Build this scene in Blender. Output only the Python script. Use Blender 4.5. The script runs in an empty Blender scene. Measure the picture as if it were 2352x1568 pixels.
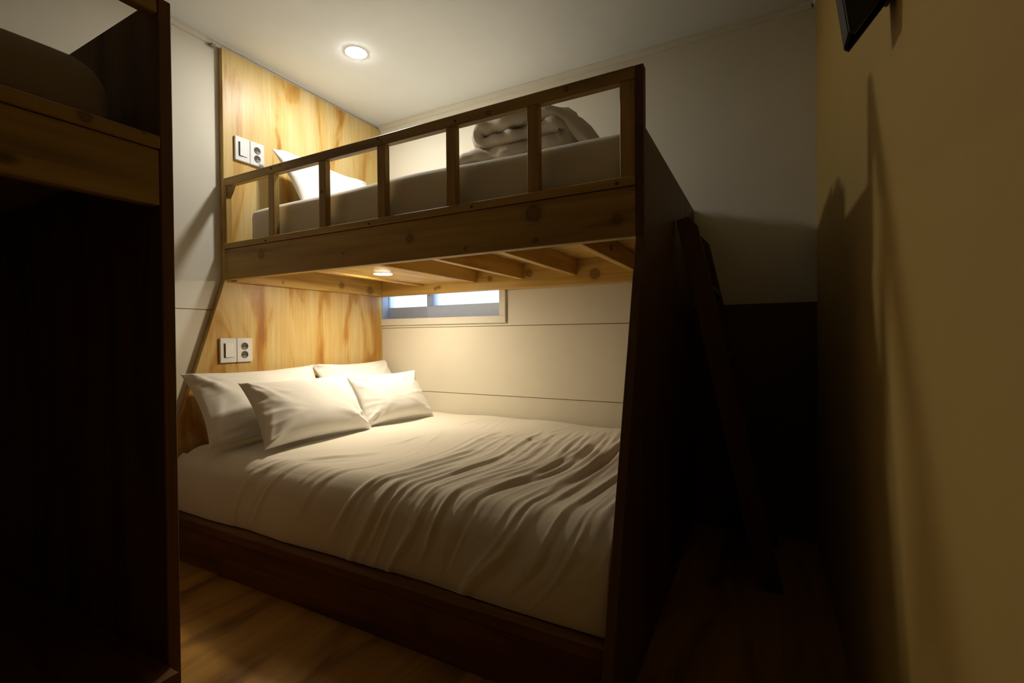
import bpy, bmesh, math, random
import numpy as np
from mathutils import Vector, Matrix

random.seed(7)
S = bpy.context.scene
COL = S.collection

# ------------------------------------------------------------------ camera
cam_d = bpy.data.cameras.new('camera')
cam = bpy.data.objects.new('camera', cam_d)
COL.objects.link(cam)
S.camera = cam
yaw, pitch, roll = math.radians(28.12), math.radians(-0.60), math.radians(0.49)
F = Vector((-math.sin(yaw) * math.cos(pitch), math.cos(yaw) * math.cos(pitch), math.sin(pitch)))
R0 = Vector((math.cos(yaw), math.sin(yaw), 0))
U0 = R0.cross(F)
R = R0 * math.cos(roll) - U0 * math.sin(roll)
U = U0 * math.cos(roll) + R0 * math.sin(roll)
M = Matrix((R, U, -F)).transposed().to_4x4()
M.translation = Vector((2.416, -2.528, 0.946))
cam.matrix_world = M
cam_d.sensor_width = 36.0
cam_d.sensor_fit = 'HORIZONTAL'
cam_d.lens = 36.0 * 1091.4 / 2352.0
cam_d.clip_start = 0.01

# ------------------------------------------------------------------ world, exposure
world = bpy.data.worlds.new('daylight')
S.world = world
world.use_nodes = True
bg = world.node_tree.nodes['Background']
bg.inputs[0].default_value = (0.62, 0.78, 1.0, 1)
bg.inputs[1].default_value = 2.4
S.view_settings.view_transform = 'Standard'
S.view_settings.look = 'None'
S.view_settings.gamma = 1.0
S.view_settings.use_curve_mapping = False
S.view_settings.exposure = 0.0
S.cycles.diffuse_bounces = 3
CEIL_LAMP = 430.0      # emission of the ceiling downlight's lens
BUNK_LAMP = 385.0       # emission of the lamp under the upper bunk

# ------------------------------------------------------------------ dimensions (metres)
W1 = 1.104     # depth of the upper bunk
L = 2.10       # outer face of the foot panel
RX = 2.62      # right wall
FY = -4.15     # wall behind the camera
ZF = 1.241     # underside of the upper bunk
ZR = 1.747     # top of the guard rail
ZP = 1.569     # top of the foot panel
ZC = 2.426     # ceiling
ZS = 1.09      # joint between wall panels
SL = 0.325     # slant of the panels' front edges
def front(z):
    return -(W1 + SL * max(0.0, ZF - z))

# ------------------------------------------------------------------ node helpers
def new_mat(name):
    m = bpy.data.materials.new(name)
    m.use_nodes = True
    nt = m.node_tree
    return m, nt, nt.nodes['Principled BSDF']

def N(nt, t, **kw):
    n = nt.nodes.new(t)
    for k, v in kw.items():
        setattr(n, k, v)
    return n

def ramp(nt, stops):
    r = N(nt, 'ShaderNodeValToRGB')
    e = r.color_ramp.elements
    while len(e) > 1:
        e.remove(e[-1])
    e[0].position, e[0].color = stops[0][0], (*stops[0][1], 1)
    for p, c in stops[1:]:
        x = e.new(p)
        x.color = (*c, 1)
    return r

def obj_coords(nt, scale, rnd=3.0):
    tc = N(nt, 'ShaderNodeTexCoord')
    oi = N(nt, 'ShaderNodeObjectInfo')
    mul = N(nt, 'ShaderNodeMath', operation='MULTIPLY')
    mul.inputs[1].default_value = rnd
    nt.links.new(oi.outputs['Random'], mul.inputs[0])
    add = N(nt, 'ShaderNodeVectorMath', operation='ADD')
    nt.links.new(tc.outputs['Object'], add.inputs[0])
    nt.links.new(mul.outputs[0], add.inputs[1])
    mp = N(nt, 'ShaderNodeMapping')
    mp.inputs['Scale'].default_value = scale
    nt.links.new(add.outputs[0], mp.inputs[0])
    return mp

def wood(name, axis, stops, knots=True, rough=0.5, across=14.0, along=1.1, bump=0.05, knot_col=(0.10, 0.045, 0.012), distort=1.2, spec=0.4, knot_scale=4.6):
    m, nt, b = new_mat(name)
    lk = nt.links.new
    sc = [across] * 3
    sc[axis] = along
    mp = obj_coords(nt, sc)
    n1 = N(nt, 'ShaderNodeTexNoise')
    n1.inputs['Scale'].default_value = 1.0
    n1.inputs['Detail'].default_value = 4
    n1.inputs['Distortion'].default_value = distort
    lk(mp.outputs[0], n1.inputs['Vector'])
    rp = ramp(nt, stops)
    lk(n1.outputs[0], rp.inputs[0])
    sc2 = [90.0] * 3
    sc2[axis] = 2.5
    mp2 = obj_coords(nt, sc2)
    n2 = N(nt, 'ShaderNodeTexNoise')
    n2.inputs['Scale'].default_value = 1.0
    n2.inputs['Detail'].default_value = 3
    lk(mp2.outputs[0], n2.inputs['Vector'])
    r2 = ramp(nt, [(0.3, (0.78, 0.78, 0.78)), (0.7, (1.0, 1.0, 1.0))])
    lk(n2.outputs[0], r2.inputs[0])
    mx = N(nt, 'ShaderNodeMixRGB', blend_type='MULTIPLY')
    mx.inputs[0].default_value = 0.8
    lk(rp.outputs[0], mx.inputs[1])
    lk(r2.outputs[0], mx.inputs[2])
    out = mx.outputs[0]
    if knots:
        sk = [knot_scale] * 3
        sk[axis] = knot_scale * 0.62
        mp3 = obj_coords(nt, sk)
        v = N(nt, 'ShaderNodeTexVoronoi')
        v.inputs['Scale'].default_value = 1.0
        lk(mp3.outputs[0], v.inputs['Vector'])
        rk = ramp(nt, [(0.0, (1, 1, 1)), (0.05, (0.75, 0.75, 0.75)), (0.09, (0.0, 0.0, 0.0))])
        lk(v.outputs['Distance'], rk.inputs[0])
        mk = N(nt, 'ShaderNodeMixRGB')
        lk(rk.outputs[0], mk.inputs[0])
        lk(out, mk.inputs[1])
        mk.inputs[2].default_value = (*knot_col, 1)
        out = mk.outputs[0]
    lk(out, b.inputs['Base Color'])
    b.inputs['Roughness'].default_value = rough
    b.inputs['Specular IOR Level'].default_value = spec
    bp = N(nt, 'ShaderNodeBump')
    bp.inputs['Strength'].default_value = bump
    bp.inputs['Distance'].default_value = 0.01
    lk(n2.outputs[0], bp.inputs['Height'])
    lk(bp.outputs[0], b.inputs['Normal'])
    return m

def add_knots(m, knots):
    """darker knots in the wood, at (x, y, z, radius) in the board's own space"""
    m = m.copy()
    nt = m.node_tree
    lk = nt.links.new
    b = nt.nodes['Principled BSDF']
    col = b.inputs['Base Color'].links[0].from_socket
    tc = N(nt, 'ShaderNodeTexCoord')
    nz = N(nt, 'ShaderNodeTexNoise')
    nz.inputs['Scale'].default_value = 22
    lk(tc.outputs['Object'], nz.inputs['Vector'])
    for x, y, z, rad in knots:
        sub = N(nt, 'ShaderNodeVectorMath', operation='SUBTRACT')
        sub.inputs[1].default_value = (x, y, z)
        lk(tc.outputs['Object'], sub.inputs[0])
        ln = N(nt, 'ShaderNodeVectorMath', operation='LENGTH')
        lk(sub.outputs[0], ln.inputs[0])
        ma = N(nt, 'ShaderNodeMath', operation='MULTIPLY_ADD')
        lk(nz.outputs[0], ma.inputs[0])
        ma.inputs[1].default_value = rad * 0.8
        lk(ln.outputs['Value'], ma.inputs[2])
        dv = N(nt, 'ShaderNodeMath', operation='DIVIDE')
        lk(ma.outputs[0], dv.inputs[0])
        dv.inputs[1].default_value = rad * 2.2
        rp = ramp(nt, [(0.0, (0.75, 0.75, 0.75)), (0.35, (0.55, 0.55, 0.55)), (0.48, (0.75, 0.75, 0.75)), (0.60, (0.25, 0.25, 0.25)), (0.85, (0, 0, 0))])
        lk(dv.outputs[0], rp.inputs[0])
        mx = N(nt, 'ShaderNodeMixRGB')
        lk(rp.outputs[0], mx.inputs[0])
        lk(col, mx.inputs[1])
        mx.inputs[2].default_value = (0.12, 0.05, 0.012, 1)
        col = mx.outputs[0]
    lk(col, b.inputs['Base Color'])
    return m

def knotty(o, knots):
    org = WO[o.name]
    m = add_knots(o.data.materials[0], [(k[0] - org[0], k[1] - org[1], k[2] - org[2], k[3]) for k in knots])
    o.data.materials[0] = m
    return o

def paint(name, col, rough=0.75, bump=0.03, scale=260.0, vary=0.04, spec=0.3):
    m, nt, b = new_mat(name)
    lk = nt.links.new
    mp = obj_coords(nt, (1, 1, 1))
    n1 = N(nt, 'ShaderNodeTexNoise')
    n1.inputs['Scale'].default_value = 2.3
    n1.inputs['Detail'].default_value = 4
    lk(mp.outputs[0], n1.inputs['Vector'])
    a = tuple(c * (1 - vary) for c in col)
    d = tuple(min(1, c * (1 + vary)) for c in col)
    rp = ramp(nt, [(0.3, a), (0.7, d)])
    lk(n1.outputs[0], rp.inputs[0])
    lk(rp.outputs[0], b.inputs['Base Color'])
    n2 = N(nt, 'ShaderNodeTexNoise')
    n2.inputs['Scale'].default_value = scale
    lk(mp.outputs[0], n2.inputs['Vector'])
    bp = N(nt, 'ShaderNodeBump')
    bp.inputs['Strength'].default_value = bump
    bp.inputs['Distance'].default_value = 0.004
    lk(n2.outputs[0], bp.inputs['Height'])
    lk(bp.outputs[0], b.inputs['Normal'])
    b.inputs['Roughness'].default_value = rough
    b.inputs['Specular IOR Level'].default_value = spec
    return m

def plain(name, col, rough=0.5, metal=0.0, spec=0.5):
    m, nt, b = new_mat(name)
    mp = obj_coords(nt, (1, 1, 1))
    n1 = N(nt, 'ShaderNodeTexNoise')
    n1.inputs['Scale'].default_value = 30
    nt.links.new(mp.outputs[0], n1.inputs['Vector'])
    rp = ramp(nt, [(0.3, tuple(c * 0.95 for c in col)), (0.7, col)])
    nt.links.new(n1.outputs[0], rp.inputs[0])
    nt.links.new(rp.outputs[0], b.inputs['Base Color'])
    b.inputs['Roughness'].default_value = rough
    b.inputs['Metallic'].default_value = metal
    b.inputs['Specular IOR Level'].default_value = spec
    return m

def emit(name, col, strength):
    m, nt, b = new_mat(name)
    b.inputs['Base Color'].default_value = (*col, 1)
    b.inputs['Emission Color'].default_value = (*col, 1)
    b.inputs['Emission Strength'].default_value = strength
    return m

def fabric(name, col, bump=0.06):
    m = paint(name, col, rough=0.9, bump=bump, scale=420, vary=0.02, spec=0.1)
    b = m.node_tree.nodes['Principled BSDF']
    b.inputs['Sheen Weight'].default_value = 0.15
    return m

MAT = {}
MAT['ply'] = wood('plywood_varnished', 2, [(0.33, (0.40, 0.17, 0.028)), (0.42, (0.56, 0.30, 0.065)), (0.48, (0.69, 0.47, 0.16)), (0.66, (0.74, 0.56, 0.26))],
                  knots=False, rough=0.40, across=6.0, along=1.5, distort=0.9, spec=0.35, bump=0.02)
MAT['ply_near'] = wood('near_plywood_shade_darkened', 2, [(0.32, (0.10, 0.042, 0.008)), (0.5, (0.20, 0.095, 0.018)), (0.70, (0.25, 0.125, 0.027))], knots=False, rough=0.7, across=6.0, along=1.2, distort=0.8)  # near end panel's plywood, shade there put into the colour
MAT['ply_dark'] = wood('plywood_shade_darkened', 2, [(0.30, (0.080, 0.036, 0.010)), (0.5, (0.125, 0.060, 0.016)), (0.72, (0.16, 0.078, 0.021))],
                       knots=False, rough=0.5, across=7.0, along=0.85, distort=0.7)  # darker copy of the plywood, shade painted into its colour
pine = [(0.32, (0.24, 0.13, 0.022)), (0.46, (0.43, 0.265, 0.055)), (0.68, (0.54, 0.35, 0.085))]
MAT['pine_x'] = wood('pine_along_x', 0, pine, across=11)
MAT['pine_y'] = wood('pine_along_y', 1, pine, across=11)
MAT['pine_z'] = wood('pine_along_z', 2, pine, across=11)
honey = [(0.32, (0.50, 0.26, 0.045)), (0.47, (0.68, 0.42, 0.10)), (0.70, (0.74, 0.50, 0.15))]
MAT['honey_x'] = wood('honey_pine_along_x', 0, honey, across=11)
MAT['honey_y'] = wood('honey_pine_along_y', 1, honey, across=11)
MAT['base_x'] = wood('reddish_base_board', 0, [(0.32, (0.08, 0.028, 0.006)), (0.5, (0.17, 0.066, 0.014)), (0.70, (0.24, 0.10, 0.022))], across=9, knot_col=(0.05, 0.02, 0.008), rough=0.6)
MAT['floor'] = wood('laminate_floor', 1, [(0.32, (0.20, 0.085, 0.010)), (0.5, (0.42, 0.205, 0.026)), (0.70, (0.50, 0.26, 0.04))], across=7, along=1.3, knots=True, rough=0.5, knot_scale=1.4)
MAT['ceiling'] = paint('ceiling_paint', (0.80, 0.815, 0.81), rough=0.85)
MAT['wall'] = paint('cream_wallpaper', (0.79, 0.735, 0.60), rough=0.7, bump=0.05)
MAT['wall_dim_tan'] = paint('wallpaper_dim_light_tan', (0.50, 0.335, 0.092), rough=0.7, bump=0.05)  # right wall: dim warm light put into the wallpaper colour
MAT['wall_shade'] = paint('wallpaper_shade_brown', (0.13, 0.095, 0.045), rough=0.8, bump=0.05)  # lower alcove panel: its shade painted as a darker wall colour
MAT['trim'] = paint('cream_trim', (0.76, 0.72, 0.62), rough=0.5)
MAT['joint'] = plain('panel_joint', (0.38, 0.33, 0.24), rough=0.9)
MAT['linen'] = fabric('white_cotton', (0.87, 0.85, 0.80))
MAT['duvet'] = fabric('white_cotton_duvet', (0.85, 0.80, 0.69))
MAT['sheet'] = fabric('white_fitted_sheet', (0.80, 0.73, 0.58))
MAT['beige'] = fabric('beige_quilt_cotton', (0.66, 0.57, 0.45))
MAT['sheet_shaded'] = fabric('shade_darkened_mattress_cover', (0.36, 0.29, 0.20))  # near mattress cover, its shade put into a brown-grey colour
MAT['plastic'] = plain('white_plastic', (0.80, 0.79, 0.77), rough=0.3)
MAT['socket'] = plain('socket_grey', (0.10, 0.085, 0.07), rough=0.5)
MAT['slot'] = plain('switch_slot_grey', (0.16, 0.14, 0.11), rough=0.6)
MAT['black'] = plain('black_painted_metal', (0.008, 0.007, 0.007), rough=0.45)
MAT['pvc'] = plain('daylight_blue_sash', (0.42, 0.50, 0.68), rough=0.4)  # blue daylight cast put into the sash colour
MAT['metal'] = plain('screw_metal', (0.06, 0.05, 0.04), rough=0.5, metal=0.6)
MAT['lamp1'] = emit('ceiling_lamp_lens', (1.0, 0.985, 0.95), CEIL_LAMP)
MAT['lamp2'] = emit('bunk_lamp_lens', (1.0, 0.87, 0.66), BUNK_LAMP)
def glass_mat():
    m = bpy.data.materials.new('frosted_glass')
    m.use_nodes = True
    nt = m.node_tree
    nt.nodes.clear()
    o = N(nt, 'ShaderNodeOutputMaterial')
    t = N(nt, 'ShaderNodeBsdfTransparent')
    t.inputs[0].default_value = (0.96, 0.98, 1, 1)
    tl = N(nt, 'ShaderNodeBsdfTranslucent')
    tl.inputs[0].default_value = (0.95, 0.97, 1, 1)
    mx = N(nt, 'ShaderNodeMixShader')
    mx.inputs[0].default_value = 0.35
    nt.links.new(t.outputs[0], mx.inputs[1])
    nt.links.new(tl.outputs[0], mx.inputs[2])
    nt.links.new(mx.outputs[0], o.inputs[0])
    return m
MAT['glass'] = glass_mat()

# ------------------------------------------------------------------ object helpers (geometry given in world metres)
WO = {}
def worg(o):
    return WO[o.name] if o is not None else Vector((0, 0, 0))

def tag(o, label=None, cat=None, group=None, kind=None):
    if label: o['label'] = label
    if cat: o['category'] = cat
    if group: o['group'] = group
    if kind: o['kind'] = kind
    return o

def thing(name, loc, label=None, cat=None, group=None, kind=None):
    o = bpy.data.objects.new(name, None)
    o.empty_display_size = 0.1
    COL.objects.link(o)
    o.location = loc
    WO[o.name] = Vector(loc)
    return tag(o, label, cat, group, kind)

def link_mesh(name, me, mat, parent, org):
    o = bpy.data.objects.new(name, me)
    COL.objects.link(o)
    if not me.materials:
        me.materials.append(MAT[mat])
    WO[o.name] = Vector(org)
    o.parent = parent
    o.location = Vector(org) - worg(parent)
    return o

def obj(name, verts, faces, mat, parent=None, smooth=False, fixn=True):
    vs = np.asarray(verts, float)
    lo, hi = vs.min(0), vs.max(0)
    org = (lo + hi) / 2
    if parent is None:
        org[2] = lo[2]
    me = bpy.data.meshes.new(name)
    me.from_pydata((vs - org).tolist(), [], faces)
    if fixn:
        bm = bmesh.new()
        bm.from_mesh(me)
        bmesh.ops.recalc_face_normals(bm, faces=bm.faces)
        bm.to_mesh(me)
        bm.free()
    if smooth:
        me.polygons.foreach_set('use_smooth', [True] * len(me.polygons))
    me.update()
    return link_mesh(name, me, mat, parent, org)

def bm_obj(name, bm, mat, parent=None, smooth=False):
    bm.verts.ensure_lookup_table()
    bm.verts.index_update()
    vs = [tuple(v.co) for v in bm.verts]
    fs = [[v.index for v in f.verts] for f in bm.faces]
    bm.free()
    return obj(name, vs, fs, mat, parent, smooth)

def box(name, lo, hi, mat, parent=None, bev=0.003):
    bm = bmesh.new()
    bmesh.ops.create_cube(bm, size=1.0)
    lo, hi = Vector(lo), Vector(hi)
    for v in bm.verts:
        v.co = Vector(((lo[i] + hi[i]) / 2 + v.co[i] * (hi[i] - lo[i])) for i in range(3))
    if bev:
        bmesh.ops.bevel(bm, geom=list(bm.edges), offset=min(bev, 0.45 * min(hi - lo)), segments=1, affect='EDGES', profile=0.5)
    return bm_obj(name, bm, mat, parent)

def prism(name, poly, axis, a, b, mat, parent=None, bev=0.0):
    """poly in the two remaining axes (in order), extruded along axis from a to b"""
    def P(q, t):
        c = list(q)
        c.insert(axis, t)
        return c
    n = len(poly)
    bm = bmesh.new()
    va = [bm.verts.new(P(q, a)) for q in poly]
    vb = [bm.verts.new(P(q, b)) for q in poly]
    bm.faces.new(va)
    bm.faces.new(list(reversed(vb)))
    for i in range(n):
        bm.faces.new([va[i], vb[i], vb[(i + 1) % n], va[(i + 1) % n]])
    bmesh.ops.recalc_face_normals(bm, faces=bm.faces)
    if bev:
        bmesh.ops.bevel(bm, geom=list(bm.edges), offset=bev, segments=1, affect='EDGES', profile=0.5)
    return bm_obj(name, bm, mat, parent)

def lathe(name, prof, centre, axis, mat, parent=None, n=40, smooth=True):
    """prof: list of (radius, height along axis)"""
    vs, fs = [], []
    c = Vector(centre)
    ax = [Vector((1, 0, 0)), Vector((0, 1, 0)), Vector((0, 0, 1))]
    e = ax[axis]; p = ax[(axis + 1) % 3]; q = ax[(axis + 2) % 3]
    for r, h in prof:
        for k in range(n):
            t = 2 * math.pi * k / n
            vs.append(tuple(c + e * h + p * (r * math.cos(t)) + q * (r * math.sin(t))))
    for i in range(len(prof) - 1):
        for k in range(n):
            fs.append([i * n + k, i * n + (k + 1) % n, (i + 1) * n + (k + 1) % n, (i + 1) * n + k])
    fs.append(list(range(n))[::-1])
    fs.append([(len(prof) - 1) * n + k for k in range(n)])
    return obj(name, vs, fs, mat, parent, smooth)

def copy_part(o, world_loc, parent):
    c = o.copy()
    COL.objects.link(c)
    c.parent = parent
    c.location = Vector(world_loc) - worg(parent)
    WO[c.name] = Vector(world_loc)
    return c

# ------------------------------------------------------------------ setting
T = 0.12
fl = box('floor', (-T, FY - T, -0.10), (RX + T, T, 0.0), 'floor', bev=0)
tag(fl, 'brown wood-grain laminate floor in front of the beds', kind='structure')
ce = box('ceiling', (-T, FY - T, ZC), (RX + T, T, ZC + 0.10), 'ceiling', bev=0)
tag(ce, 'smooth off-white ceiling with a recessed lamp', kind='structure')

PT = 0.006       # wall panels stand proud of the joint plane
def wall_root(name, loc, label):
    return thing(name, loc, label, kind='structure')

# left wall (head wall), x = 0
wl = wall_root('wall_left', (0, FY / 2, 0), 'white left wall behind the head of the bunk beds')
box('backing', (-T, FY, 0), (-PT, 0.0, ZC), 'joint', wl, 0)
box('wall_panel', (-PT, FY, 0), (0, 0, ZS - 0.002), 'wall', wl, 0.001)
box('wall_panel', (-PT, FY, ZS + 0.002), (0, 0, ZC), 'wall', wl, 0.001)
# right wall
wr = wall_root('wall_right', (RX, FY / 2, 0), 'right wall tinted tan for dim light, close to the camera')
box('backing', (RX + PT, FY, 0), (RX + T, 0.0, ZC), 'wall_dim_tan', wr, 0)
box('wall_panel', (RX - 0.0012, FY, 0), (RX + PT, 0, ZS), 'wall_dim_tan', wr, 0)
box('wall_panel', (RX, FY, ZS), (RX + PT, 0, ZC), 'wall_dim_tan', wr, 0)
# wall behind the camera
wf = wall_root('wall_front', (RX / 2, FY, 0), 'plain wall behind the camera')
box('wall_panel', (-T, FY - T, 0), (RX + T, FY, ZC), 'ply_dark', wf, 0)  # unseen wall, given a dark finish to cut bounced light
# window wall, y = 0, with an opening
WX0, WX1, WZ0, WZ1 = 0.0305, 0.985, 1.075, 1.45
wb = wall_root('wall_back', (RX / 2, 0, 0), 'cream wall with a low window behind the bunk bed')
box('backing', (-T, PT, 0), (RX + T, T, WZ0), 'joint', wb, 0)
box('backing', (-T, PT, WZ1), (RX + T, T, ZC), 'joint', wb, 0)
box('backing', (-T, PT, WZ0), (WX0, T, WZ1), 'joint', wb, 0)
box('backing', (WX1, PT, WZ0), (RX + T, T, WZ1), 'joint', wb, 0)
XN = 2.085
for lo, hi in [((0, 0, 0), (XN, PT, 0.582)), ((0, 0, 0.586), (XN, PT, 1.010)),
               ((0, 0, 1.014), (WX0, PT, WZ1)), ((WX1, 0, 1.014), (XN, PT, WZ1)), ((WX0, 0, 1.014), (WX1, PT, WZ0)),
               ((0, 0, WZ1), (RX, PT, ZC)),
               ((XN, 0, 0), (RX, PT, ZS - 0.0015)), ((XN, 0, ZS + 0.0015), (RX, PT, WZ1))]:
    box('wall_panel', lo, hi, 'wall_shade' if lo[0] == XN and lo[2] == 0 else 'wall', wb, 0.0 if WZ1 in (lo[2], hi[2]) or hi[2] - lo[2] < 0.2 else 0.001)

# crown mouldings
def moulding(name, poly, axis, a, b, label):
    o = prism(name, poly, axis, a, b, 'trim')
    return tag(o, label, kind='structure')
moulding('trim_1', [(0.0, ZC - 0.026), (0.010, ZC - 0.026), (0.012, ZC - 0.010), (0.022, ZC - 0.008), (0.022, ZC), (0, ZC)], 1, FY, 0, 'slim cream moulding along the left ceiling edge')
moulding('trim_2', [(0.0, ZC - 0.026), (-0.010, ZC - 0.026), (-0.012, ZC - 0.010), (-0.022, ZC - 0.008), (-0.022, ZC), (0, ZC)], 0, 0.022, RX - 0.022, 'slim cream moulding along the window wall ceiling edge')
moulding('trim_3', [(RX, ZC - 0.026), (RX - 0.010, ZC - 0.026), (RX - 0.012, ZC - 0.010), (RX - 0.022, ZC - 0.008), (RX - 0.022, ZC), (RX, ZC)], 1, FY, 0, 'slim cream moulding along the right ceiling edge')

# window
win = thing('window_1', ((WX0 + WX1) / 2, 0.03, WZ0), 'low sliding window with frosted panes under the upper bunk', kind='structure')
cw = 0.045
box('casing', (0.0005 + 0.03, -0.016, WZ0 - cw), (WX1 + cw, 0.0, WZ0), 'trim', win, 0.003)
box('casing', (WX1, -0.016, WZ0), (WX1 + cw, 0.0, WZ1), 'trim', win, 0.003)
box('reveal', (WX0, 0.0, WZ0 - 0.012), (WX1, T, WZ0), 'trim', win, 0)
box('reveal', (WX1, 0.0, WZ0), (WX1 + 0.012, T, WZ1), 'trim', win, 0)
box('reveal', (WX0, 0.0, WZ0), (WX0 + 0.002, 0.061, WZ1), 'pvc', win, 0)
def sash(x0, x1, y0, y1, zr, stile_l, stile_r):
    s = box('sash', (x0, y0, WZ0), (x1, y1, WZ0 + zr), 'pvc', win, 0.003)
    box('sash_stile', (x0, y0, WZ0 + zr), (x0 + stile_l, y1, WZ1), 'pvc', s, 0.002)
    box('sash_stile', (x1 - stile_r, y0, WZ0 + zr), (x1, y1, WZ1), 'pvc', s, 0.002)
    box('sash_top', (x0 + stile_l, y0, WZ1 - 0.04), (x1 - stile_r, y1, WZ1), 'pvc', s, 0.002)
    ym = (y0 + y1) / 2
    box('pane', (x0 + stile_l, ym - 0.003, WZ0 + zr), (x1 - stile_r, ym + 0.003, WZ1 - 0.04), 'glass', s, 0)
sash(WX0, 0.46, 0.062, 0.088, 0.082, 0.006, 0.05)
sash(0.40, WX1, 0.030, 0.056, 0.082, 0.032, 0.012)

# ------------------------------------------------------------------ main bunk bed
HB = 0.030                      # thickness of the plywood head panel
bunk = thing('bunk_bed', (L / 2, -W1 / 2, 0), 'large pine bunk bed with plywood head panel filling the back corner', 'bunk bed', 'built-in bunk beds')
prism('head_panel', [(-0.001, 0.002), (front(0.002), 0.002), (-W1, ZF), (-W1, ZC - 0.027), (-0.001, ZC - 0.027)], 0, 0.001, HB, 'ply', bunk, 0.0015)
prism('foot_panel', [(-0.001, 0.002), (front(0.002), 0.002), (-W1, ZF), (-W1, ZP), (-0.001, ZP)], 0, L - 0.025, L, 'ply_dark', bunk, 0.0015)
XI0, XI1 = HB, L - 0.025        # inside faces
YF = -W1
knotty(box('fascia', (XI0, YF, ZF), (XI1, YF + 0.035, 1.392), 'pine_x', bunk, 0.002), [(0.319, YF, 1.345, 0.024), (1.213, YF, 1.324, 0.022), (1.47, YF, 1.262, 0.010), (1.739, YF, 1.350, 0.034), (1.746, YF, 1.262, 0.010), (0.86, YF, 1.30, 0.008), (2.02, YF, 1.30, 0.02)])
box('lower_rail', (XI0, YF - 0.006, 1.394), (XI1, YF + 0.032, 1.422), 'pine_x', bunk, 0.003)
knotty(box('guard_rail', (XI0, YF - 0.002, ZR - 0.040), (XI1, YF + 0.030, ZR), 'pine_x', bunk, 0.003), [(1.077, YF, 1.722, 0.008), (0.465, YF, 1.738, 0.008), (1.57, YF, 1.72, 0.012), (1.86, YF, 1.73, 0.01)])
box('end_post', (XI0, YF, 1.422), (XI0 + 0.018, YF + 0.030, ZR - 0.040), 'pine_z', bunk, 0.002)
box('end_post', (XI1 - 0.046, YF, 1.422), (XI1, YF + 0.030, ZR - 0.040), 'pine_z', bunk, 0.002)
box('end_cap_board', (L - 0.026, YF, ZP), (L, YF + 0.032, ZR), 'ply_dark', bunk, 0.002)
prism('corner_brace', [(XI0 + 0.018, ZR - 0.040), (XI0 + 0.058, ZR - 0.040), (XI0 + 0.046, ZR - 0.062), (XI0 + 0.018, ZR - 0.098)], 1, YF + 0.004, YF + 0.026, 'pine_z', bunk, 0.001)
b0 = None
for x in (0.395, 0.735, 1.072, 1.408, 1.738):
    zc = (1.422 + ZR - 0.040) / 2
    if b0 is None:
        b0 = box('baluster', (x - 0.020, YF, 1.422), (x + 0.020, YF + 0.030, ZR - 0.040), 'pine_z', bunk, 0.002)
    else:
        copy_part(b0, (x, YF + 0.015, zc), bunk)
# screw heads on the rails
s0 = None
for x, z in ((0.40, ZR - 0.014), (1.06, ZR - 0.012), (1.43, ZR - 0.024), (0.36, 1.402), (1.01, 1.404), (1.50, 1.405), (2.02, 1.404), (0.735, 1.575)):
    y = YF - 0.0065 if z < 1.5 else YF - 0.0025
    if 1.5 < z < 1.7: y = YF - 0.0005
    if s0 is None:
        s0 = lathe('screw_head', [(0.005, -0.0015), (0.005, 0.0008), (0.003, 0.0012)], (x, y, z), 1, 'metal', bunk, n=12)
        s0off = WO[s0.name] - Vector((x, y, z))
    else:
        copy_part(s0, Vector((x, y, z)) + s0off, bunk)
knotty(box('rear_beam', (XI0, -0.040, ZF - 0.012), (XI1, -0.002, 1.372), 'honey_x', bunk, 0.002), [(0.937, -0.04, 1.298, 0.018), (1.202, -0.04, 1.310, 0.026), (1.60, -0.04, 1.282, 0.034), (1.95, -0.04, 1.27, 0.03), (0.526, -0.04, 1.26, 0.012)])
knotty(box('head_beam', (XI0, YF + 0.037, ZF - 0.008), (XI0 + 0.036, -0.042, 1.372), 'honey_y', bunk, 0.002), [(0.066, -0.394, 1.275, 0.022), (0.066, -0.15, 1.262, 0.03), (0.066, -0.806, 1.255, 0.008)])
sl0 = None
for x in (0.418, 0.824, 1.150, 1.478, 1.806):
    if sl0 is None:
        sl0 = box('slat', (x - 0.017, YF + 0.036, 1.282), (x + 0.017, -0.041, 1.372), 'honey_y', bunk, 0.002)
    else:
        copy_part(sl0, (x, WO[sl0.name][1], WO[sl0.name][2]), bunk)
box('deck', (XI0, YF + 0.036, 1.372), (XI1, -0.002, 1.388), 'honey_x', bunk, 0)
box('lamp_board', (0.436, YF + 0.037, 1.292), (0.806, -0.042, 1.304), 'honey_y', bunk, 0.001)
# base platform
ZB = 0.152
knotty(box('base_board', (XI0, -1.415, 0.001), (XI1, -1.390, ZB - 0.003), 'base_x', bunk, 0.002), [(1.223, -1.415, 0.126, 0.02), (1.50, -1.415, 0.09, 0.03)])
box('base_trim', (XI0, -1.424, ZB), (XI1, -1.360, 0.192), 'base_x', bunk, 0.004)
box('base_top', (XI0, -1.358, 0.150), (XI1, -0.003, 0.168), 'base_x', bunk, 0)

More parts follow.
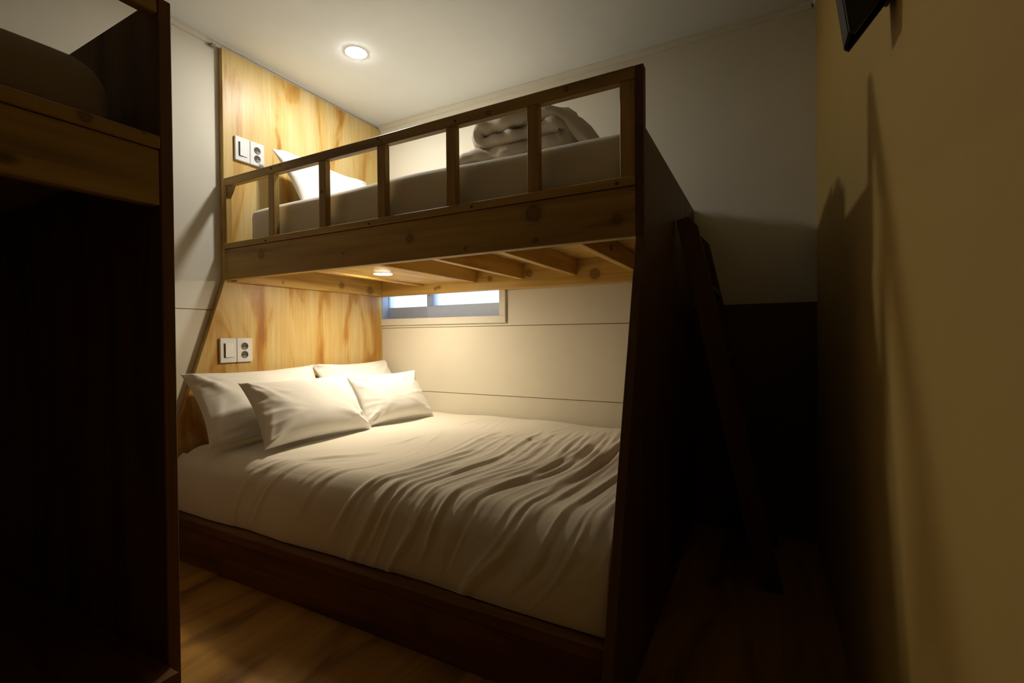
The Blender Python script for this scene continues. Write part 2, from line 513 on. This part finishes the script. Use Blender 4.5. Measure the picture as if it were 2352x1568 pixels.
# ------------------------------------------------------------------ mattresses
def cushion(name, lo, hi, r, mat, label, cat, group=None, seed=0, amp=0.006, n=(56, 36, 9)):
    """rounded slab with gentle unevenness"""
    rng = np.random.RandomState(seed)
    lo, hi = np.array(lo, float), np.array(hi, float)
    c, h = (lo + hi) / 2, (hi - lo) / 2
    bm = bmesh.new()
    grid = {}
    vs, fs = [], []
    def idx(p):
        k = tuple(np.round(p, 6))
        if k not in grid:
            grid[k] = len(vs)
            vs.append(np.array(p))
        return grid[k]
    for ax in range(3):
        a, b = (ax + 1) % 3, (ax + 2) % 3
        ta = np.linspace(-1, 1, n[a] + 1); tb = np.linspace(-1, 1, n[b] + 1)
        for sgn in (-1, 1):
            for i in range(n[a]):
                for j in range(n[b]):
                    q = []
                    for (u, v) in ((ta[i], tb[j]), (ta[i + 1], tb[j]), (ta[i + 1], tb[j + 1]), (ta[i], tb[j + 1])):
                        p = np.zeros(3); p[ax] = sgn; p[a] = u; p[b] = v
                        q.append(idx(p))
                    fs.append(q if sgn > 0 else q[::-1])
    bm.free()
    V = np.array(vs) * h
    inner = np.clip(V, -(h - r), h - r)
    d = V - inner
    ln = np.linalg.norm(d, axis=1, keepdims=True)
    V = np.where(ln > 1e-9, inner + d / np.maximum(ln, 1e-9) * np.minimum(r, np.maximum(ln, r)), V)
    w = np.zeros(len(V))
    for k in range(26):
        kx, ky, kz = rng.uniform(-9, 9), rng.uniform(-14, 14), rng.uniform(-10, 10)
        w += np.sin(V[:, 0] * kx + V[:, 1] * ky + V[:, 2] * kz + rng.uniform(0, 6)) / 5
    top = np.clip((V[:, 2] + h[2]) / (2 * h[2]), 0, 1)
    V[:, 2] += amp * w * top
    V[:, 1] += amp * 0.7 * w * (1 - np.abs(V[:, 2] / h[2]) * 0.4) * np.sign(V[:, 1]) * (np.abs(V[:, 1]) > h[1] * 0.9)
    o = obj(name, V + c, fs, mat, None, True)
    return tag(o, label, cat, group)

cushion('mattress', (0.135, -1.050, 1.392), (2.060, -0.055, 1.596), 0.045, 'sheet', 'white sheeted single mattress on the top bunk behind the railing', 'mattress', 'bunk mattresses', 3, 0.005)

# ------------------------------------------------------------------ lower bed duvet
def lower_duvet():
    rng = np.random.RandomState(11)
    x0, x1 = XI0 + 0.035, XI1 - 0.004
    nx, nw = 380, 300
    wtop, rad = 1.318, 0.075
    wend = 1.62
    xs = np.linspace(x0, x1, nx)
    ws = np.concatenate([np.linspace(0, 1.2, 200), np.linspace(1.2, wend, 101)[1:]])
    nw = len(ws)
    X, Wg = np.meshgrid(xs, ws, indexing='ij')
    zt = 0.455
    # cross-section: flat top, rounded shoulder, sloping side
    base_y = np.where(Wg < wtop - rad, -0.012 - Wg, 0)
    base_z = np.where(Wg < wtop - rad, zt, 0)
    ny_ = np.zeros_like(Wg); nz_ = np.ones_like(Wg)
    ang_max = math.radians(80)
    arc = rad * ang_max * 1.45
    r_eff = arc / ang_max
    sel = (Wg >= wtop - rad) & (Wg < wtop - rad + arc)
    th = np.clip((Wg - (wtop - rad)) / r_eff, 0, ang_max)
    yc = -0.012 - (wtop - rad)
    by = yc - r_eff * np.sin(th); bz = zt - r_eff * (1 - np.cos(th))
    rest = np.maximum(Wg - (wtop - rad + arc), 0)
    by = by - rest * math.cos(ang_max); bz = bz - rest * math.sin(ang_max)
    m = Wg >= wtop - rad
    base_y = np.where(m, by, base_y); base_z = np.where(m, bz, base_z)
    ny_ = np.where(m, -np.sin(th), 0); nz_ = np.where(m, np.cos(th), 1)
    # wrinkles: master curves (x, w), interpolated
    masters = [
        [(0.10, 1.62), (0.13, 1.50), (0.16, 1.38), (0.22, 1.26), (0.36, 1.14), (0.50, 1.05)],
        [(0.55, 1.62), (0.57, 1.50), (0.62, 1.38), (0.72, 1.26), (0.84, 1.14), (0.92, 1.00)],
        [(1.00, 1.62), (1.04, 1.52), (1.09, 1.42), (1.15, 1.32), (1.23, 1.16), (1.27, 0.90), (1.22, 0.40)],
        [(1.30, 1.62), (1.36, 1.52), (1.42, 1.40), (1.44, 1.25), (1.50, 1.10), (1.54, 0.95), (1.53, 0.70), (1.45, 0.25)],
        [(1.50, 1.62), (1.54, 1.50), (1.57, 1.38), (1.60, 1.22), (1.70, 1.08), (1.75, 0.92), (1.73, 0.64), (1.65, 0.15)],
        [(1.60, 1.62), (1.69, 1.50), (1.78, 1.40), (1.82, 1.22), (1.86, 1.02), (1.88, 0.80), (1.84, 0.40), (1.80, 0.05)],
        [(1.73, 1.60), (1.82, 1.50), (1.92, 1.40), (1.96, 1.22), (1.99, 1.00), (2.00, 0.75), (1.98, 0.40), (1.95, 0.05)],
        [(1.90, 1.60), (2.00, 1.47), (2.06, 1.36), (2.08, 1.20), (2.09, 1.00), (2.10, 0.75), (2.09, 0.40), (2.08, 0.05)],
    ]
    def resample(c, n=26):
        c = np.array(c)
        t = np.linspace(0, 1, len(c)); s = np.linspace(0, 1, n)
        # smooth by cubic-ish interpolation: chaikin
        p = c
        for _ in range(3):
            q = np.empty((2 * len(p) - 2, 2))
            q[0::2] = 0.75 * p[:-1] + 0.25 * p[1:]
            q[1::2] = 0.25 * p[:-1] + 0.75 * p[1:]
            p = np.vstack([c[0], q, c[-1]])
        d = np.concatenate([[0], np.cumsum(np.linalg.norm(np.diff(p, axis=0), axis=1))]); d /= d[-1]
        return np.stack([np.interp(s, d, p[:, 0]), np.interp(s, d, p[:, 1])], 1)
    MC = np.array([resample(c) for c in masters])
    def curve(q):
        i = int(np.clip(math.floor(q), 0, len(MC) - 2)); f = q - i
        return MC[i] * (1 - f) + MC[i + 1] * f
    H = np.zeros_like(X)
    def add_ridge(C, amp, wid):
        nonlocal H
        lo = C.min(0) - 5 * wid; hi = C.max(0) + 5 * wid
        i0, i1 = np.searchsorted(xs, [lo[0], hi[0]]); j0, j1 = np.searchsorted(ws, [lo[1], hi[1]])
        if i1 - i0 < 2 or j1 - j0 < 2: return
        gx, gw = X[i0:i1, j0:j1], Wg[i0:i1, j0:j1]
        best = np.full(gx.shape, 1e9); tt = np.zeros(gx.shape); sd = np.zeros(gx.shape)
        n = len(C) - 1
        for k in range(n):
            a, b = C[k], C[k + 1]; e = b - a; l2 = e @ e + 1e-12
            t = np.clip(((gx - a[0]) * e[0] + (gw - a[1]) * e[1]) / l2, 0, 1)
            dx, dw = gx - a[0] - t * e[0], gw - a[1] - t * e[1]
            d2 = dx * dx + dw * dw
            mm = d2 < best
            best = np.where(mm, d2, best); tt = np.where(mm, (k + t) / n, tt)
            sd = np.where(mm, np.sign(e[0] * dw - e[1] * dx), sd)
        d = np.sqrt(best)
        env = np.sin(np.clip(tt, 0, 1) * math.pi) ** 0.6
        s_ = d * sd
        prof = np.exp(-(s_ / wid) ** 2) - 0.45 * np.exp(-((s_ - 1.7 * wid) / (1.1 * wid)) ** 2)
        H[i0:i1, j0:j1] += amp * env * prof
    for k in range(165):
        q = rng.uniform(1.9, 6.95) if k < 140 else rng.uniform(0.1, 1.9)
        C = curve(q).copy()
        n = len(C)
        a = rng.randint(0, n // 2); ln = rng.randint(n // 3, int(n * 0.9))
        if rng.rand() < 0.25 and k < 140: a = rng.randint(0, 5)
        C = C[a:min(n, a + ln)]
        if len(C) < 4: continue
        C[:, 0] += rng.normal(0, 0.012) + 0.010 * np.sin(np.linspace(0, rng.uniform(2, 7), len(C)) + rng.uniform(0, 6))
        big = rng.rand()
        strength = 1.0 if q > 1.9 else 0.55
        add_ridge(C, strength * (0.0013 + 0.0070 * big ** 2.6), 0.0050 + 0.0105 * big ** 2)
    # broad swells
    for k in range(30):
        kx, kw = rng.normal(0, 6), rng.normal(0, 6)
        H += 0.0016 * np.sin(X * kx + Wg * kw + rng.uniform(0, 6))
    # fine creases near the middle of the top
    for k in range(26):
        cx_, cw_ = rng.uniform(0.9, 1.6), rng.uniform(0.1, 0.9)
        a = rng.uniform(0.9, 1.9)
        t = np.linspace(-0.5, 0.5, 8)[:, None] * rng.uniform(0.15, 0.4)
        C = np.array([cx_, cw_]) + t * np.array([math.cos(a), -math.sin(a)])
        add_ridge(C, rng.uniform(0.001, 0.0028), rng.uniform(0.006, 0.014))
    # flatten where pillows stand, sink a little at the borders
    H *= np.clip((X - 0.10) / 0.35, 0.25, 1)
    zend = np.clip((x1 - X) / 0.05, 0, 1)
    Y = base_y + ny_ * H
    Z = base_z + nz_ * H
    hump = 0.016 * np.exp(-((Wg - 0.62) / 0.45) ** 2)
    Z += hump * np.clip((Wg < wtop) * 1.0, 0, 1) * np.clip((wtop - Wg) / 0.2, 0, 1)
    # hem rises and falls
    side = np.clip((Wg - wtop) / (wend - wtop), 0, 1)
    hem = 0.010 * np.sin(X * 9 + 1.0) + 0.008 * np.sin(X * 23) + 0.006 * np.sin(X * 41 + 2)
    Z += side * hem
    Y += -0.010 * np.sin(side * math.pi) + 0.020 * side ** 3      # belly of the side, tucked in below
    Z = np.maximum(Z, 0.196)
    # back edge turns down at the wall, head edge too
    Z -= 0.020 * np.clip(1 - Wg / 0.03, 0, 1) ** 2
    Z -= 0.030 * np.clip(1 - (X - x0) / 0.05, 0, 1) ** 2 * (Wg < wtop)
    verts = np.stack([X, Y, Z], -1).reshape(-1, 3)
    fs = []
    for i in range(nx - 1):
        r0, r1 = i * nw, (i + 1) * nw
        fs.extend([[r0 + j, r0 + j + 1, r1 + j + 1, r1 + j] for j in range(nw - 1)])
    # close the body: underside skirt so that the duvet has thickness
    nb = len(verts)
    ring = [i * nw + nw - 1 for i in range(nx)] + [(nx - 1) * nw + j for j in range(nw - 2, -1, -1)] + [i * nw for i in range(nx - 2, -1, -1)] + [j for j in range(1, nw - 1)]
    low = verts[ring].copy()
    low[:, 2] = 0.172
    low[:, 1] = np.maximum(low[:, 1], -1.34)
    verts = np.vstack([verts, low])
    n = len(ring)
    for k in range(n):
        fs.append([ring[k], ring[(k + 1) % n], nb + (k + 1) % n, nb + k])
    fs.append([nb + k for k in range(n)])
    o = obj('duvet', verts, fs, 'duvet', None, True)
    return tag(o, 'creased white duvet covering the lower double bed', 'duvet')
lower_duvet()

# ------------------------------------------------------------------ pillows
def pillow(bl, br, top, wid, hei, thick, seed, label, cat='pillow', group='pillows on the lower bed', mat='linen', sag=0.02):
    """bl, br: lower corners; top: a point towards which the pillow leans"""
    rng = np.random.RandomState(seed)
    bl, br, top = np.array(bl, float), np.array(br, float), np.array(top, float)
    e1 = br - bl; e1 /= np.linalg.norm(e1)
    mid = (bl + br) / 2
    e2 = top - mid; e2 -= e1 * (e2 @ e1); e2 /= np.linalg.norm(e2)
    e3 = np.cross(e1, e2)
    n = 64
    t = np.linspace(-1, 1, n + 1)
    t = np.sign(t) * (1 - (1 - np.abs(t)) ** 1.35)
    Ug, Vg = np.meshgrid(t, t, indexing='ij')
    def plan(u, v):
        x = wid / 2 * u * (1 - 0.085 * (1 - v ** 2) * np.abs(u) ** 1.5)
        y = hei / 2 * v * (1 - 0.11 * (1 - u ** 2) * np.abs(v) ** 1.5)
        return x, y
    px, py = plan(Ug, Vg)
    thk = thick / 2 * np.clip((1 - np.abs(Ug) ** 2.3) * (1 - np.abs(Vg) ** 2.3), 0, 1) ** 0.52
    thk *= 1 + 0.16 * (-Vg)                     # filling slides down
    wr = np.zeros_like(px)
    for cx, cy in ((-1, -1), (-1, 1), (1, -1), (1, 1)):
        for k in range(8):
            a = math.atan2(-cy * hei, -cx * wid) + rng.normal(0, 0.42)
            d = np.array([math.cos(a), math.sin(a)])
            ox, oy = cx * wid / 2, cy * hei / 2
            s = (px - ox) * d[0] + (py - oy) * d[1]
            q = -(px - ox) * d[1] + (py - oy) * d[0] + 0.012 * np.sin(s * rng.uniform(8, 20) + rng.uniform(0, 6))
            w = 0.007 + 0.05 * np.clip(s, 0, 1)
            wr += rng.uniform(0.3, 1.0) * 0.0085 * np.exp(-(q / w) ** 2) * np.clip(s / 0.04, 0, 1) * np.exp(-(s / (0.20 * wid / 0.6)) ** 2)
    for k in range(22):
        side = rng.choice([-1, 1]); c = rng.uniform(-0.8, 0.8) * hei / 2
        q = py - c - 0.02 * np.sin(px * rng.uniform(5, 14) + rng.uniform(0, 6)) - rng.normal(0, 0.25) * (px - side * wid / 2)
        s = np.abs(px - side * wid / 2)
        wr += rng.uniform(-0.6, 1.0) * 0.0046 * np.exp(-(q / 0.009) ** 2) * np.exp(-(s / 0.17) ** 2) * np.clip(s / 0.015, 0, 1)
    for k in range(14):
        kx, ky = rng.normal(0, 14), rng.normal(0, 14)
        wr += 0.0009 * np.sin(px * kx + py * ky + rng.uniform(0, 6))
    edge = np.clip((1 - np.maximum(np.abs(Ug), np.abs(Vg))) / 0.08, 0, 1)
    bend = -0.035 * (px / (wid / 2)) ** 2
    zf = thk + wr * edge + bend * 0
    zb = -thk * 0.75 - wr * edge * 0.5
    ctr = mid + e2 * hei / 2
    def place(x, y, z):
        y = y - sag * np.exp(-((y + hei / 2) / 0.05) ** 2) * 0
        return ctr + x[..., None] * e1 + y[..., None] * e2 + z[..., None] * e3
    A = place(px, py, zf).reshape(-1, 3)
    B = place(px, py, zb).reshape(-1, 3)
    m = n + 1
    verts = np.vstack([A, B])
    fs = []
    off = m * m
    bmap = lambda i, j: (i * m + j) if (i in (0, n) or j in (0, n)) else off + i * m + j
    for i in range(n):
        for j in range(n):
            fs.append([i * m + j, (i + 1) * m + j, (i + 1) * m + j + 1, i * m + j + 1])
            fs.append([bmap(i, j), bmap(i, j + 1), bmap(i + 1, j + 1), bmap(i + 1, j)])
    used = sorted({k for f in fs for k in f})
    re = {k: i for i, k in enumerate(used)}
    o = obj('pillow', verts[used], [[re[k] for k in f] for f in fs], mat, None, True, fixn=False)
    return tag(o, label, cat, group)

zt = 0.474
pillow((0.325, -1.335, zt), (0.325, -0.680, zt), (0.115, -1.0, 0.780), 0.70, 0.385, 0.165, 1, 'back left pillow leaning on the head panel, nearest the near left corner')
pillow((0.300, -0.655, zt), (0.300, -0.035, zt), (0.100, -0.345, 0.770), 0.61, 0.385, 0.165, 2, 'back right pillow against the head panel under the window')
pillow((0.545, -1.235, zt), (0.590, -0.700, zt), (0.365, -0.95, 0.740), 0.575, 0.345, 0.155, 3, 'front left pillow on the duvet, nearest the camera')
pillow((0.560, -0.680, zt), (0.625, -0.215, zt), (0.415, -0.42, 0.740), 0.490, 0.320, 0.150, 4, 'small front right pillow leaning forward of the window-side pillow')
pillow((0.345, -0.885, 1.604), (0.310, -0.185, 1.604), (0.085, -0.50, 1.960), 0.700, 0.42, 0.165, 5, 'white pillow propped at the head of the top bunk', group='pillows on the top bunk')

# ------------------------------------------------------------------ folded quilt on the top bunk
def folded_quilt():
    rng = np.random.RandomState(5)
    # serpentine centre line in x-z: layers joined by folds at alternating ends
    zb = 1.606
    path = [(1.880, 0.012), (1.855, 0.045), (1.825, 0.085), (1.793, 0.128), (1.760, 0.172), (1.728, 0.212), (1.690, 0.240)]
    path += [(x, 0.254 + 0.008 * math.sin((x - 1.3) * 9)) for x in np.linspace(1.655, 1.330, 18)]
    path += [(1.325 - 0.032 * math.sin(t), 0.222 + 0.032 * math.cos(t)) for t in np.linspace(0, math.pi, 9)[1:-1]]
    path += [(x, 0.190 + 0.006 * math.sin((x - 1.3) * 7)) for x in np.linspace(1.320, 1.690, 20)]
    path += [(1.695 + 0.030 * math.sin(t), 0.158 + 0.032 * math.cos(t)) for t in np.linspace(0, math.pi, 9)[1:-1]]
    path += [(x, 0.126 + 0.006 * math.sin((x - 1.3) * 6 + 1)) for x in np.linspace(1.690, 1.235, 24)]
    path += [(1.225 - 0.040 * math.sin(t), 0.085 + 0.041 * math.cos(t)) for t in np.linspace(0, math.pi, 9)[1:-1]]
    path += [(x, 0.044 + 0.003 * math.sin((x - 1.3) * 8)) for x in np.linspace(1.235, 1.700, 24)]
    P = np.array(path)
    tan = np.gradient(P, axis=0)
    tan /= np.linalg.norm(tan, axis=1, keepdims=True)
    nor = np.stack([-tan[:, 1], tan[:, 0]], 1)
    half = np.where(P[:, 1] > 0.158, 0.0335, 0.0415)
    half[:9] *= [0.25, 0.45, 0.55, 0.6, 0.65, 0.75, 0.85, 0.92, 0.97]
    half[-4:] *= [1.0, 0.9, 0.7, 0.35]
    wob = 1 + 0.06 * np.sin(np.arange(len(P)) * 0.55)
    A = P + nor * (half * wob)[:, None]
    B = P - nor * (half * wob)[:, None]
    outline = np.vstack([A, B[::-1]])
    n = len(outline)
    cx, cz = 1.52, 0.13
    ny = 30
    verts, fs = [], []
    ys = np.linspace(-0.80, -0.22, ny)
    for i, y in enumerate(ys):
        t = (i / (ny - 1)) * 2 - 1
        shrink = 1 - 0.05 * abs(t) ** 6
        puff = (1 - abs(t) ** 8) * 0.5 + 0.5
        for k, (x, z) in enumerate(outline):
            xx = cx + (x - cx) * shrink
            c = P[k] if k < len(P) else P[n - 1 - k]
            q = (np.array([x, z]) - c) * (puff if abs(t) > 0.9 else 1.0) + c
            x2 = cx + (q[0] - cx) * shrink
            z2 = q[1]
            z2 += 0.012 * math.sin(3.1 * t + x * 5) * (z2 / 0.3) + 0.006 * math.sin(17 * t + x * 23) + 0.004 * math.sin(37 * t + 31 * x)
            yy = y + 0.020 * math.sin(z2 * 23 + x * 3) * abs(t) ** 3 + 0.010 * math.sin(x * 29) * abs(t) ** 3 - 0.10 * (z2 / 0.33) * t * 0.55
            x2 += 0.006 * math.sin(13 * t + z2 * 40)
            z2 += 0.0035 * math.sin(71 * x + 19 * t) * math.sin(23 * t + 1.3) + 0.0025 * math.sin(53 * x - 31 * t)
            yy += 0.006 * math.sin(61 * x + 47 * z2)
            verts.append((x2, yy, zb + max(0.001, z2)))
    for i in range(ny - 1):
        for k in range(n):
            fs.append([i * n + k, i * n + (k + 1) % n, (i + 1) * n + (k + 1) % n, (i + 1) * n + k])
    m = len(P)
    for base, flip in ((0, False), ((ny - 1) * n, True)):
        for k in range(m - 1):
            f = [base + k, base + k + 1, base + n - 2 - k, base + n - 1 - k]
            fs.append(f[::-1] if flip else f)
    o = obj('folded_quilt', verts, fs, 'beige', None, True)
    return tag(o, 'beige quilt folded in thick layers on the top bunk', 'quilt')
folded_quilt()

# ------------------------------------------------------------------ lamps
def downlight(name, c, r, lens, ring, label, cat, group, dome=0.004):
    x, y, z = c
    t = thing(name, (x, y, z), label, cat, group)
    lathe('rim', [(r * 1.07, 0.0), (r * 1.07, -0.002), (r * 1.05, -0.003), (r * 1.01, -0.0025), (r * 1.0, 0.0)], c, 2, ring, t)
    prof = [(r * math.cos(a) , -0.003 - dome * math.sin(a)) for a in np.linspace(0, math.pi / 2 * 0.97, 7)]
    lathe('lens', [(r, -0.0005)] + prof, c, 2, lens, t)
    return t
downlight('ceiling_downlight', (0.545, -0.715, ZC), 0.052, 'lamp1', 'plastic', 'round white downlight glowing in the ceiling above the top bunk', 'ceiling lamp', 'round downlights')
downlight('bunk_downlight', (0.590, -0.585, 1.292), 0.048, 'lamp2', 'plastic', 'round downlight set in the underside of the upper bunk', 'ceiling lamp', 'round downlights', 0.003)

# ------------------------------------------------------------------ switch and socket plates
def switch_socket(y0, y1, z0, z1, label):
    ym = (y0 + y1) / 2
    x = HB + 0.0005
    t = thing('switch_and_socket', (x, ym, z0), label, 'wall socket', 'switch and socket plates')
    p = box('switch_plate', (x, y0, z0), (x + 0.011, ym - 0.0008, z1), 'plastic', t, 0.003)
    cy, cz = (y0 + ym) / 2, (z0 + z1) / 2
    w, h = (ym - y0), (z1 - z0)
    box('switch_slot', (x + 0.0108, cy - w * 0.29, cz - h * 0.29), (x + 0.0115, cy + w * 0.30, cz + h * 0.29), 'slot', p, 0)
    prism('rocker', [(x + 0.0116, cy - w * 0.21), (x + 0.0175, cy - w * 0.21), (x + 0.0125, cy + w * 0.30), (x + 0.0116, cy + w * 0.30)], 2, cz - h * 0.275, cz + h * 0.29, 'plastic', p, 0.0005)
    q = box('socket_plate', (x, ym + 0.0008, z0), (x + 0.011, y1, z1), 'plastic', t, 0.003)
    cy = (ym + y1) / 2
    for dz in (h * 0.165, -h * 0.185):
        c = (x + 0.011, cy, cz + dz)
        s = lathe('outlet_cup', [(0.0185, 0.0), (0.0185, 0.0012), (0.0168, 0.0014), (0.0160, 0.0006)], c, 0, 'socket', q, 28)
        for sg in (-1, 1):
            lathe('pin_hole', [(0.0028, 0.0006), (0.0028, 0.0012)], (c[0], c[1] + sg * 0.008, c[2]), 0, 'black', s, 10)
switch_socket(-1.050, -0.890, 1.858, 1.982, 'white switch and socket plate beside the top bunk pillow')
switch_socket(-1.140, -0.972, 0.826, 0.950, 'white switch and socket plate above the lower bed pillows')

# ------------------------------------------------------------------ ladder leaning on the foot panel
lad = thing('bunk_ladder', (2.30, -0.33, 0), 'wooden ladder, darkened for shade, leaning on the foot panel of the back bunk', 'ladder')
lean = 0.205
ztop = 1.40
def lx(z):
    return L + 0.004 + (ztop - z) * lean
for y in (-0.560, -0.140):
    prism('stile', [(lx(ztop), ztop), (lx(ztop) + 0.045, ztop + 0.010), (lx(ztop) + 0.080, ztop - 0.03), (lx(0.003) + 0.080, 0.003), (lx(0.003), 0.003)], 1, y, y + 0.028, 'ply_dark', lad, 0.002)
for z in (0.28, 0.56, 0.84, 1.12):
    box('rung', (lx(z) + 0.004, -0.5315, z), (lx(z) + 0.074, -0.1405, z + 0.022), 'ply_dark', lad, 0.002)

# ------------------------------------------------------------------ near left bunk bed
XB = 1.158           # front face
YE = -1.897          # outer face of its end panel
YN = FY + 0.03       # far end (behind the camera)
nb = thing('bunk_bed', (XB / 2, (YE + YN) / 2, 0), 'dark near bunk bed cropped by the left edge of the photo', 'bunk bed', 'built-in bunk beds')
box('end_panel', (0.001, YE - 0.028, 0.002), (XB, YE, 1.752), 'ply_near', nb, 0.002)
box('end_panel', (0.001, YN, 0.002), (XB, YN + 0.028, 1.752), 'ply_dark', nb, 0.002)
y0, y1 = YN + 0.030, YE - 0.029
box('fascia', (XB - 0.037, y0, 1.262), (XB - 0.002, y1, 1.392), 'pine_y', nb, 0.002)
knotty(box('lower_rail', (XB - 0.034, y0, 1.394), (XB + 0.004, y1, 1.424), 'pine_y', nb, 0.003), [(1.162, -2.067, 1.414, 0.016), (1.162, -1.96, 1.424, 0.008)])
box('guard_rail', (XB - 0.032, y0, 1.712), (XB, y1, 1.752), 'pine_y', nb, 0.003)
c0 = None
y = y1 - 0.345
while y > y0 + 0.1:
    if c0 is None:
        c0 = box('baluster', (XB - 0.031, y - 0.020, 1.424), (XB - 0.001, y + 0.020, 1.712), 'pine_z', nb, 0.002)
    else:
        copy_part(c0, (WO[c0.name][0], y, WO[c0.name][2]), nb)
    y -= 0.335
box('deck', (0.001, y0, 1.372), (XB - 0.038, y1, 1.388), 'pine_y', nb, 0)
box('wall_beam', (0.001, y0, ZF), (0.038, y1, 1.371), 'pine_y', nb, 0.002)
k0 = None
y = y1 - 0.30
while y > y0 + 0.1:
    if k0 is None:
        k0 = box('slat', (0.039, y - 0.017, 1.290), (XB - 0.039, y + 0.017, 1.371), 'pine_x', nb, 0.002)
    else:
        copy_part(k0, (WO[k0.name][0], y, WO[k0.name][2]), nb)
    y -= 0.335
box('base_board', (XB + 0.02, y0, 0.001), (XB + 0.045, y1, 0.149), 'base_x', nb, 0.002)
box('base_top', (0.002, y0, 0.150), (XB + 0.045, y1, 0.168), 'base_x', nb, 0)
cushion('mattress', (0.06, y0 + 0.05, 1.390), (1.085, y1 - 0.045, 1.594), 0.085, 'sheet_shaded', 'shaded mattress on the near left top bunk', 'mattress', 'bunk mattresses', 9, 0.006, (36, 56, 9))
# ------------------------------------------------------------------ black bracket on the right wall
br = thing('wall_bracket', (RX, -1.44, 1.49), 'black wedge-shaped bracket hanging from the top right wall', 'bracket')
prof = [(2.550, 1.492), (2.520, 1.720), (2.520, 1.80), (RX - 0.006, 1.80), (RX - 0.006, 1.558), (2.558, 1.486)]
prism('side_plate', prof, 1, -1.478, -1.470, 'black', br, 0.001)
prism('side_plate', prof, 1, -1.418, -1.410, 'black', br, 0.001)
prism('front_flange', [(2.549, 1.492), (2.519, 1.720), (2.519, 1.80), (2.524, 1.80), (2.524, 1.720), (2.554, 1.492)], 1, -1.4695, -1.4185, 'black', br, 0)
box('wall_plate', (RX - 0.0055, -1.490, 1.560), (RX - 0.0005, -1.398, 1.82), 'black', br, 0.001)

# small clip where the ceiling moulding meets the head panel
ck = box('moulding_clip', (0.003, -1.150, ZC - 0.040), (0.028, -1.128, ZC - 0.0265), 'joint', None, 0.003)
tag(ck, 'small grey clip under the ceiling moulding beside the plywood panel', 'clip')
